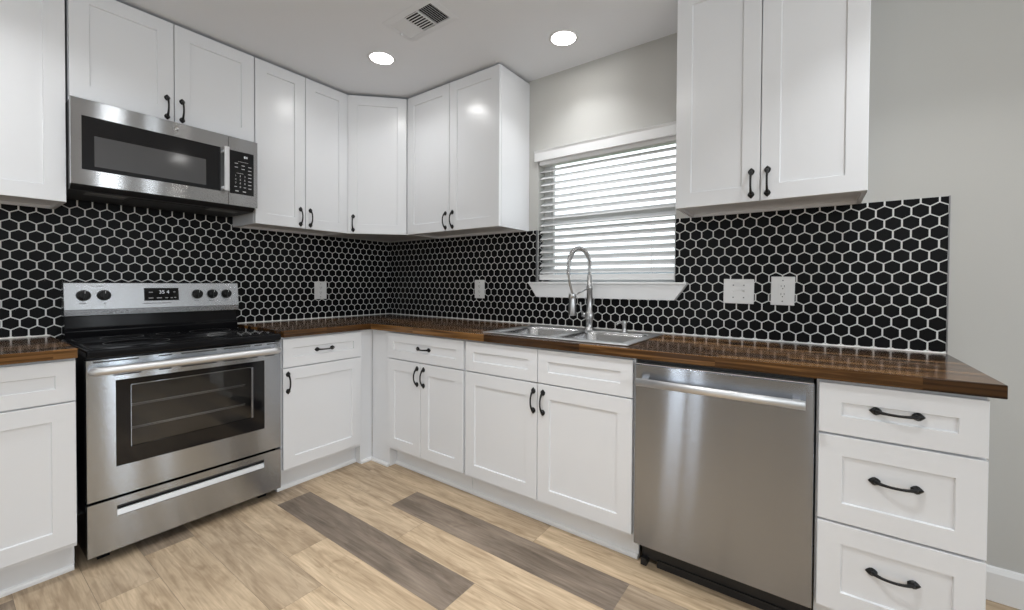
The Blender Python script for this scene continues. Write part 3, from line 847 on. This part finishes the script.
sp_ = thing('soap_pump', 'small metal soap pump on the sink rim right of the faucet', 'soap dispenser', (2.161, -0.128, fz))
bm = B(); add_lathe(bm, [(0.018, 0), (0.018, 0.004), (0.012, 0.009), (0.0105, 0.012), (0.0105, 0.036), (0.0135, 0.040), (0.0135, 0.056), (0.011, 0.060)], 20)
obj('pump_body', bm, M_NICKEL, sp_)
bm = B(); add_tube(bm, [(0, 0, 0.050), (-0.012, -0.020, 0.052), (-0.022, -0.040, 0.048), (-0.025, -0.046, 0.040)], [0.006, 0.0055, 0.005, 0.0045], 10)
obj('spout', bm, M_NICKEL, sp_)

# ------------------------------------------------------------------ range
RY0, RY1 = -1.964, -1.214
RW = RY1 - RY0
rg = thing('electric_range', 'freestanding stainless steel electric range with black glass cooktop, oven door and storage drawer', 'oven', (0.64, RY0, 0), PI / 2)
# local: x along the front (0..RW), y into the wall (0 = door face), z up
bm = B(); add_box(bm, 0.006, RW - 0.006, 0.045, 0.615, 0.03, 0.866)
for x in (0.04, RW - 0.08):
    for y in (0.08, 0.55): add_box(bm, x, x + 0.04, y, y + 0.04, 0, 0.03)
obj('body', bm, M_ENAMEL, rg, 0.002)
bm = B()
add_box(bm, -0.001, RW + 0.001, -0.012, 0.555, 0.862, 0.896)
obj('cooktop', bm, M_ENAMEL, rg, 0.009, segs=4)
bm = B(); add_box(bm, 0.022, RW - 0.022, 0.022, 0.535, 0.8955, 0.9005)
gt = obj('glass_top', bm, M_GLASSTOP, rg, 0.001)
for (x, y, r_) in ((0.19, 0.15, 0.115), (0.56, 0.15, 0.095), (0.19, 0.41, 0.08), (0.56, 0.41, 0.095), (0.375, 0.43, 0.05)):
    bm = B(); n = 48
    a = [bm.verts.new((x + r_ * math.cos(2 * PI * k / n), y + r_ * math.sin(2 * PI * k / n), 0.9008)) for k in range(n)]
    b_ = [bm.verts.new((x + (r_ - 0.003) * math.cos(2 * PI * k / n), y + (r_ - 0.003) * math.sin(2 * PI * k / n), 0.9008)) for k in range(n)]
    for k in range(n): bm.faces.new([a[k], a[(k + 1) % n], b_[(k + 1) % n], b_[k]])
    obj('burner_ring', bm, M_PRINTD, rg)
# backguard: black lower riser + slanted stainless panel
bm = B()
add_prism(bm, [(0.552, 0.88), (0.545, 0.93), (0.557, 0.945), (0.558, 1.0045), (0.628, 1.0045), (0.628, 0.88)], 'x', 0.012, RW + 0.000)
obj('backguard_riser', bm, M_ENAMEL, rg, 0.003)
bm = B()
add_prism(bm, [(0.549, 1.004), (0.545, 1.036), (0.562, 1.166), (0.570, 1.171), (0.628, 1.171), (0.628, 1.004)], 'x', 0.010, RW + 0.007)
bgd = obj('backguard', bm, M_STEELB, rg, 0.002)
def bgpt(z, off=0.0):   # point on the slanted panel face
    t = (z - 1.036) / (1.166 - 1.036)
    return 0.545 + 0.017 * t - off
sl_ang = math.atan2(0.017, 0.130)
dp_bm = B()
xc = -1.583 - RY0
z0_, z1_ = 1.072, 1.140
def slab(bm, x0, x1, z0, z1, t):
    v = [bm.verts.new(p) for p in ((x0, bgpt(z0), z0), (x1, bgpt(z0), z0), (x1, bgpt(z1), z1), (x0, bgpt(z1), z1), (x0, bgpt(z0, t), z0), (x1, bgpt(z0, t), z0), (x1, bgpt(z1, t), z1), (x0, bgpt(z1, t), z1))]
    fs = [bm.faces.new([v[i] for i in f]) for f in ((0, 3, 2, 1), (4, 5, 6, 7), (0, 1, 5, 4), (1, 2, 6, 5), (2, 3, 7, 6), (3, 0, 4, 7))]
    bmesh.ops.recalc_face_normals(bm, faces=fs)
slab(dp_bm, xc - 0.075, xc + 0.075, z0_, z1_, 0.002)
dsp = obj('display', dp_bm, M_BGLASS, rg)
rt = (PI / 2 - sl_ang, 0, 0)
text_obj('clock_digits', '35 4', 0.026, M_LED, dsp, (xc + 0.010, bgpt(1.117, 0.0026), 1.117), rt)
for (dx, z, w_) in ((-0.047, 1.117, 0.016), (-0.047, 1.086, 0.02), (-0.012, 1.086, 0.022), (0.020, 1.086, 0.012), (0.042, 1.086, 0.010), (0.058, 1.087, 0.008), (0.055, 1.118, 0.009)):
    bm = B(); add_box(bm, xc + dx - w_ / 2, xc + dx + w_ / 2, bgpt(z, 0.0027), bgpt(z, 0.0015), z - 0.0018, z + 0.0018); obj('touch_key', bm, M_PRINT, dsp)
for yk in (-1.887, -1.814, -1.420, -1.346, -1.273):
    x = yk - RY0; z = 1.104
    bm = B()
    add_lathe(bm, [(0.0265, 0.0), (0.0265, -0.006), (0.0235, -0.010), (0.0215, -0.024), (0.018, -0.0275)], 28, 0, (0, 0, 0), 'y')
    add_box(bm, -0.0055, 0.0055, -0.036, -0.010, -0.021, 0.021)
    kb = obj('knob', bm, M_BLACK, rg, 0.0012, (x, bgpt(z), z)); kb.rotation_euler = (-sl_ang, random.choice((0, 0.0, 0.02)), 0)
    bm = B(); add_box(bm, -0.001, 0.001, -0.0365, -0.0355, 0.006, 0.019); ip = obj('pointer', bm, M_PRINT, kb)
for (x0_, x1_, z) in ((0.105, 0.150, 1.150), (0.06, 0.085, 1.066), (0.148, 0.156, 1.063), (0.30, 0.42, 1.058), (0.53, 0.55, 1.066), (0.60, 0.625, 1.066), (0.68, 0.70, 1.066)):
    bm = B(); add_box(bm, x0_, x1_, bgpt(z, 0.0006), bgpt(z, -0.001), z - 0.0012, z + 0.0012); obj('printed_mark', bm, M_PRINTD, bgd)
# oven door: steel frame with black glass and a see-through window
dr = obj('oven_door', B(), M_STEEL, rg)
bm = B()
dz0, dz1 = 0.278, 0.853
gx0, gx1, gz0, gz1 = -1.877 - RY0, -1.296 - RY0, 0.400, 0.762
add_box(bm, 0, gx0, 0, 0.045, dz0, dz1); add_box(bm, gx1, RW, 0, 0.045, dz0, dz1); add_box(bm, gx0, gx1, 0, 0.045, dz0, gz0); add_box(bm, gx0, gx1, 0, 0.045, gz1, dz1)
bmesh.ops.remove_doubles(bm, verts=bm.verts, dist=1e-5)
bm.to_mesh(dr.data); bm.free()
bm = B()
wx0, wx1, wz0, wz1 = -1.829 - RY0, -1.348 - RY0, 0.470, 0.736
add_box(bm, gx0, wx0, 0.002, 0.020, gz0, gz1); add_box(bm, wx1, gx1, 0.002, 0.020, gz0, gz1); add_box(bm, wx0, wx1, 0.002, 0.020, gz0, wz0); add_box(bm, wx0, wx1, 0.002, 0.020, wz1, gz1)
obj('glass_border', bm, M_BGLASS, dr)
bm = B(); add_box(bm, wx0, wx1, 0.006, 0.009, wz0, wz1); obj('window_pane', bm, M_OVENGL, dr)
bm = B()
for (a0, a1, b0, b1) in ((wx0, wx1, wz1 - 0.003, wz1), (wx0, wx0 + 0.0025, wz0, wz1), (wx1 - 0.010, wx1, wz0, wz1)): add_box(bm, a0, a1, 0.0045, 0.010, b0, b1)
obj('window_edge', bm, M_STEELD, dr)
M_RACK = simple('rack_wire', (0.62, 0.62, 0.62), 0.35, 0.4)
M_CAV = simple('oven_cavity', (0.05, 0.05, 0.05), 0.35)
bm = B()
add_box(bm, wx0 - 0.02, wx1 + 0.02, 0.0448, 0.0452, wz0 - 0.02, wz1 + 0.02)
obj('oven_cavity', bm, M_CAV, rg)
for zr in (0.545, 0.645):
    bm = B(); add_tube(bm, [(wx0 + 0.002, 0.026, zr), (wx1 - 0.030, 0.026, zr)], 0.0024, 8)
    add_tube(bm, [(wx0 + 0.002, 0.034, zr - 0.008), (wx1 - 0.030, 0.034, zr - 0.008)], 0.0015, 6)
    obj('oven_rack', bm, M_RACK, rg)
bm = B()
hz = 0.812
pts = [(0.022, 0.0, hz), (0.023, -0.022, hz), (0.031, -0.038, hz), (0.055, -0.043, hz)] + [(0.055 + (RW - 0.11) * i / 8, -0.043, hz) for i in range(1, 8)] + [(RW - 0.055, -0.043, hz), (RW - 0.031, -0.038, hz), (RW - 0.023, -0.022, hz), (RW - 0.022, 0.0, hz)]
add_tube(bm, pts, 0.0172, 16)
hd = obj('oven_handle', bm, M_SATIN, dr)
for zt, xr in ((0.845, ((0.02, 0.16), (0.23, 0.275), (0.31, 0.45), (0.48, 0.60), (0.62, 0.655), (0.68, 0.735))), (0.784, ((0.08, 0.17), (0.23, 0.275), (0.31, 0.45), (0.48, 0.58), (0.60, 0.635), (0.67, 0.72)))):
    for a, b_ in xr:
        bm = B(); add_box(bm, a, b_, -0.0006, 0.002, zt - 0.0028, zt + 0.0028)
        obj('vent_slot', bm, M_SLOT, dr)
# storage drawer with a scooped finger pull
bm = B()
sz0, sz1 = 0.052, 0.266
px0, px1, pz0, pz1 = -1.875 - RY0, -1.299 - RY0, 0.193, 0.236
add_box(bm, 0, px0, 0, 0.045, sz0, sz1); add_box(bm, px1, RW, 0, 0.045, sz0, sz1); add_box(bm, px0, px1, 0, 0.045, sz0, pz0); add_box(bm, px0, px1, 0, 0.045, pz1, sz1)
bmesh.ops.remove_doubles(bm, verts=bm.verts, dist=1e-5)
sd = obj('storage_drawer', bm, M_STEEL, rg)
bm = B()
add_prism(bm, [(0.0, pz0), (0.010, pz0 + 0.021), (0.016, pz0 + 0.022), (0.018, pz0 + 0.004), (0.044, pz0), (0.044, pz0 - 0.004), (0.0, pz0 - 0.002)], 'x', px0, px1)
obj('finger_pull', bm, M_SATIN, sd)
bm = B(); add_box(bm, px0, px1, 0.001, 0.044, pz1 - 0.006, pz1 + 0.002); add_box(bm, px0, px1, 0.0435, 0.0449, pz0, pz1); obj('pull_recess_shade', bm, M_SLOT, sd)  # coloured dark to stand in for shade inside the recess

# ------------------------------------------------------------------ microwave
MY0, MY1 = -1.9695, -1.231
MW = MY1 - MY0
mw = thing('microwave', 'stainless over-the-range microwave hung under the short cabinet', 'microwave', (0.41, MY0, 1.578), PI / 2)
mz = 1.578
bm = B(); add_box(bm, 0.002, MW - 0.002, 0.030, 0.402, 0.016, 1.966 - mz)
add_prism(bm, [(0.030, 0.016), (0.055, 0.0), (0.402, 0.0), (0.402, 0.016)], 'x', 0.002, MW - 0.002)
obj('body', bm, M_BLACKP, mw, 0.001)
def lx(y): return y - MY0
fz0, fz1 = 1.596 - mz, 1.966 - mz
xs_ = lx(-1.376)
ga = (lx(-1.937), lx(-1.4135), 1.662 - mz, 1.896 - mz)
bm = B()
add_box(bm, 0, ga[0], 0, 0.030, fz0, fz1); add_box(bm, ga[1], xs_ - 0.001, 0, 0.030, fz0, fz1); add_box(bm, ga[0], ga[1], 0, 0.030, fz0, ga[2]); add_box(bm, ga[0], ga[1], 0, 0.030, ga[3], fz1)
bmesh.ops.remove_doubles(bm, verts=bm.verts, dist=1e-5)
md_ = obj('door', bm, M_STEELM, mw)
bm = B(); add_box(bm, ga[0], ga[1], 0.0015, 0.028, ga[2], ga[3]); obj('black_glass', bm, M_BGLASS, md_)
bm = B(); add_box(bm, lx(-1.897), lx(-1.479), 0.0005, 0.004, 1.681 - mz, 1.815 - mz); obj('viewing_window', bm, M_GREY, md_)
bm = B()
hx = lx(-1.4075); hx2 = lx(-1.382)
add_prism(bm, [(hx, -0.032), (hx + 0.004, -0.038), (hx2 - 0.004, -0.038), (hx2, -0.032), (hx2 - 0.002, -0.026), (hx + 0.002, -0.026)], 'z', 1.664 - mz, 1.898 - mz)
add_box(bm, hx + 0.005, hx2 - 0.005, -0.028, 0.0, 1.676 - mz, 1.690 - mz); add_box(bm, hx + 0.005, hx2 - 0.005, -0.028, 0.0, 1.872 - mz, 1.886 - mz)
obj('door_handle', bm, M_SATIN, md_, 0.001)
# badge: round emblem with a looping monogram
bd = B(); add_lathe(bd, [(0.0125, 0.0), (0.0125, -0.0012), (0.0108, -0.0018), (0.0108, -0.0012), (0.002, -0.0012)], 28, 0, (lx(-1.605), 0, 1.936 - mz), 'y')
for s in (-1, 1):
    add_tube(bd, [(lx(-1.605) + s * 0.0038 + 0.0032 * math.cos(2 * PI * k / 16), -0.0016, 1.936 - mz + 0.005 * math.sin(2 * PI * k / 16)) for k in range(16)], 0.0006, 5, closed=True)
obj('badge', bd, M_CHROME, md_)
bm = B(); add_box(bm, xs_ + 0.001, MW, 0, 0.030, fz0, fz1); cp = obj('control_side', bm, M_STEELM, mw)
pa = (lx(-1.371), lx(-1.251), 1.660 - mz, 1.894 - mz)
bm = B(); add_box(bm, pa[0], pa[1], -0.0012, 0.002, pa[2], pa[3]); kp = obj('keypad', bm, M_BGLASS, mw)
RT = (PI / 2, 0, 0)
def key(txt, fx, fz_, size, m_=M_PRINT): text_obj('key_print', txt, size, m_, kp, (pa[0] + (pa[1] - pa[0]) * fx, -0.0016, pa[3] - (pa[3] - pa[2]) * fz_), RT)
key('84', 0.66, 0.115, 0.019, M_LED)
def dash(fx, fz_, w_, h_=0.0022):
    bm = B(); X = pa[0] + (pa[1] - pa[0]) * fx; Z = pa[3] - (pa[3] - pa[2]) * fz_
    add_box(bm, X - w_ / 2, X + w_ / 2, -0.0018, -0.001, Z - h_ / 2, Z + h_ / 2); obj('key_print', bm, M_PRINT, kp)
dash(0.55, 0.235, 0.05, 0.0014)
for fx, fz_ in ((0.27, 0.285), (0.27, 0.375), (0.55, 0.32), (0.55, 0.40)): dash(fx, fz_, 0.016, 0.003)
dash(0.42, 0.51, 0.035, 0.0014)
for i, row in enumerate(('123', '456', '789')):
    for j, ch in enumerate(row): key(ch, 0.24 + 0.19 * j, 0.575 + 0.085 * i, 0.0135)
key('0', 0.43, 0.83, 0.0135); dash(0.24, 0.83, 0.012, 0.003); dash(0.62, 0.83, 0.012, 0.003)
for k in range(7): dash(0.83, 0.33 + 0.085 * k, 0.016, 0.003)
for fx in (0.29, 0.60): dash(fx, 0.93, 0.016, 0.005)
# underside lamps / filters
for x0_, x1_ in ((0.06, 0.20), (0.54, 0.68)):
    bm = B(); add_box(bm, x0_, x1_, 0.09, 0.17, -0.003, 0.001); obj('underside_lamp_cover', bm, simple('lamp_cover', (0.11, 0.11, 0.11), 0.3), mw, 0.001)
bm = B(); add_box(bm, 0.22, 0.52, 0.10, 0.30, -0.002, 0.001); obj('grease_filter', bm, M_BLACKP, mw, 0.001)

# ------------------------------------------------------------------ dishwasher
DX0, DX1 = 2.407, 3.004
dw = thing('dishwasher', 'stainless steel dishwasher with a bar handle, left of the three-drawer cabinet', 'dishwasher', (DX0, -0.645, 0))
DWW = DX1 - DX0
bm = B(); add_box(bm, 0.006, DWW - 0.003, 0.032, 0.60, 0.115, 0.866); obj('tub', bm, M_BLACKP, dw)
bm = B(); add_box(bm, 0, DWW, 0, 0.032, 0.113, 0.851)
obj('door', bm, M_STEELD, dw, 0.004, segs=3)
bm = B(); add_box(bm, 0.003, DWW - 0.003, 0.001, 0.032, 0.851, 0.8535); obj('control_strip', bm, M_SATIN, dw)
bm = B()
hz = 0.786; hy = -0.036
pol = [(hy + 0.011 * math.cos(a), hz + 0.0155 * math.sin(a)) for a in [2 * PI * k / 16 for k in range(16)]]
fs = add_prism(bm, pol, 'x', 0.018, DWW - 0.024)
for f in fs[2:]: f.smooth = True
for x in (0.030, DWW - 0.060): add_box(bm, x, x + 0.022, hy + 0.004, 0.001, hz - 0.010, hz + 0.010)
obj('bar_handle', bm, M_SATIN, dw)
bm = B(); add_box(bm, 0.012, DWW - 0.002, 0.078, 0.10, 0.022, 0.113)
add_box(bm, 0.03, DWW - 0.03, 0.068, 0.080, 0.060, 0.100)
for x in (0.012, DWW - 0.04): add_box(bm, x, x + 0.024, 0.055, 0.10, 0.0, 0.03)
add_box(bm, 0.075, DWW - 0.075, 0.072, 0.10, 0.0, 0.03)
obj('kick_plate', bm, M_BLACKP, dw)

# ------------------------------------------------------------------ wall plates
def plate_back(name, x0, x1, z0, z1, label, cat, tilt=0.0):
    r = thing(name, label, cat, ((x0 + x1) / 2, -0.0064, (z0 + z1) / 2)); r.rotation_euler = (0, tilt, 0)
    w, h = (x1 - x0) / 2, (z1 - z0) / 2
    bm = B(); add_box(bm, -w, w, -0.0055, 0, -h, h); obj('cover_plate', bm, M_PLATE, r, 0.003, segs=3)
    return r
def screw(r, x, z):
    bm = B(); add_lathe(bm, [(0.0032, -0.0052), (0.0032, -0.0064), (0.001, -0.0066)], 12, 0, (x, 0, z), 'y'); obj('screw', bm, M_ZINC, r)
def duplex(r):
    bm = B(); add_box(bm, -0.0165, 0.0165, -0.0075, -0.005, -0.034, 0.034); f_ = obj('receptacle', bm, M_PLATE, r, 0.002)
    for s in (-1, 1):
        bm = B()
        for dx in (-0.0063, 0.0063): add_box(bm, dx - 0.001, dx + 0.001, -0.0079, -0.006, s * 0.0185 - 0.001, s * 0.0185 + 0.0085)
        add_lathe(bm, [(0.0026, -0.006), (0.0026, -0.0079)], 12, 0, (0, 0, s * 0.0185 - 0.008), 'y')
        obj('socket_holes', bm, M_SLOT, f_)
    for s in (-1, 1): screw(r, 0, s * 0.048)
r = plate_back('light_switch', 2.627, 2.760, 1.083, 1.203, 'white double toggle switch plate on the black tile right of the window', 'switch', 0.012)
for dx in (-0.023, 0.023):
    bm = B(); add_box(bm, dx - 0.0045, dx + 0.0045, -0.0062, -0.005, -0.012, 0.012); obj('toggle_slot', bm, M_PLATE, r)
    bm = B(); s = -1 if dx < 0 else 1
    add_prism(bm, [(-0.005, -0.004), (-0.013, s * 0.006 - 0.003), (-0.013, s * 0.006 + 0.003), (-0.005, 0.004)], 'x', dx - 0.0032, dx + 0.0032); obj('toggle', bm, M_PLATE, r)
    for z in (-0.030, 0.030): screw(r, dx, z)
r = plate_back('power_outlet', 2.829, 2.923, 1.081, 1.214, 'white power outlet right of the double switch plate, nearest the counter end', 'outlet', 0.015)
duplex(r)
r = plate_back('power_outlet', 0.985, 1.077, 1.069, 1.201, 'white power outlet on the black tile between the corner and the sink', 'outlet')
duplex(r)
r = thing('power_outlet', 'white power outlet on the left tiled wall between range and corner', 'outlet', (0.0064, -0.630, 1.118), PI / 2)
bm = B(); add_box(bm, -0.047, 0.047, -0.0055, 0, -0.065, 0.065); obj('cover_plate', bm, M_PLATE, r, 0.003, segs=3)
duplex(r)

# ------------------------------------------------------------------ ceiling vent
vt = thing('ceiling_vent', 'white rectangular ceiling air vent with three louvre sections, one closed', 'vent', (1.355, -0.853, CEIL))
bm = B()
cells = [(-0.150, -0.060), (-0.048, 0.042), (0.052, 0.145)]
cy0, cy1 = -0.075, 0.059
xs = [-0.185, -0.150, -0.060, -0.048, 0.042, 0.052, 0.145, 0.172]; ys = [-0.106, cy0, cy1, 0.098]
V = {}
def v3(x, y):
    if (x, y) not in V: V[(x, y)] = bm.verts.new((x, y, -0.008 if (abs(x) < 0.17 and abs(y) < 0.09) else -0.002))
    return V[(x, y)]
fs = []
for i in range(7):
    for j in range(3):
        if j == 1 and i in (1, 3, 5): continue
        fs.append(bm.faces.new([v3(xs[i], ys[j]), v3(xs[i], ys[j + 1]), v3(xs[i + 1], ys[j + 1]), v3(xs[i + 1], ys[j])]))
ex = bmesh.ops.extrude_face_region(bm, geom=fs, use_keep_orig=True)
for q in [g for g in ex['geom'] if isinstance(g, bmesh.types.BMVert)]: q.co.z = -0.0003 if q.co.z > -0.004 else -0.0015
bmesh.ops.recalc_face_normals(bm, faces=bm.faces)
obj('vent_frame', bm, M_VENT, vt)
bm = B(); add_box(bm, -0.150, 0.145, cy0, cy1, -0.0012, -0.0004); obj('duct_opening', bm, M_DUCT, vt)
def louv(x0, x1, along, n, ang, wide):
    for k in range(n):
        bm = B(); add_box(bm, -wide / 2, wide / 2, -0.5, 0.5, -0.0005, 0.0005)
        o = obj('louvre', bm, M_VENT, vt)
        if along == 'y':
            o.scale = (1, cy1 - cy0, 1); o.location = (x0 + (x1 - x0) * (k + 0.5) / n, (cy0 + cy1) / 2, -0.0055); o.rotation_euler = (0, ang, 0)
        else:
            o.scale = (1, x1 - x0, 1); o.location = ((x0 + x1) / 2, cy0 + (cy1 - cy0) * (k + 0.5) / n, -0.0055); o.rotation_euler = (0, ang, PI / 2)
louv(*cells[2], 'y', 7, 0.75, 0.0055)
louv(*cells[1], 'x', 8, 0.95, 0.0048)
louv(*cells[0], 'y', 7, -0.15, 0.0125)
bm = B(); add_box(bm, -0.172, -0.158, 0.002, 0.014, -0.016, -0.007); obj('damper_tab', bm, M_VENT, vt)

# ------------------------------------------------------------------ recessed ceiling lights
def downlight(x, y, label, k=1.0, spread=105):
    r = thing('recessed_light', label, 'ceiling light', (x, y, CEIL), 0, 'round recessed ceiling lights')
    bm = B(); add_lathe(bm, [(0.066, -0.0003), (0.078, -0.0003), (0.080, -0.003), (0.075, -0.006), (0.066, -0.005)], 40)
    bmesh.ops.delete(bm, geom=[f for f in bm.faces if len(f.verts) > 4], context='FACES')
    obj('trim_ring', bm, M_RING, r)
    bm = B(); add_lathe(bm, [(0.066, -0.0006), (0.066, -0.0035), (0.050, -0.005), (0.01, -0.0055)], 40)
    obj('lens', bm, M_LENS, r)
    a = area('lamp_glow', (x, y, CEIL - 0.012), (0, 0, 0), 0.13, 0.13, CAN_POWER * k, (0.965, 0.985, 1.0), 'DISK', math.radians(spread))
    a.parent = r; a.location = (0, 0, -0.012)
    return r
downlight(0.894, -0.750, 'round recessed ceiling light left of the vent, above the corner', 0.52, 140)
downlight(1.873, -0.306, 'round recessed ceiling light near the window wall, right of the vent', 0.75, 115)
for (x, y, t, k, *w) in ((0.95, -2.35, 'added unseen round recessed ceiling light over the floor in front of the range', 1.7, 140), (2.2, -1.5, 'round recessed ceiling light over the middle of the kitchen', 2.8),
                  (3.4, -0.75, 'round recessed ceiling light past the counter end', 1.2), (3.75, -2.6, 'added unseen round recessed ceiling light behind the camera on the right', 0.8),
                  (2.2, -3.6, 'added unseen round recessed ceiling light behind the camera towards the front wall', 0.8), (0.95, -4.0, 'added unseen round recessed ceiling light in the front left corner', 0.8),
                  (4.6, -4.2, 'added unseen round recessed ceiling light in the front right corner', 0.8)):
    downlight(x, y, t, k, *w)  # out-of-view lamps; those labelled added are put in for fill
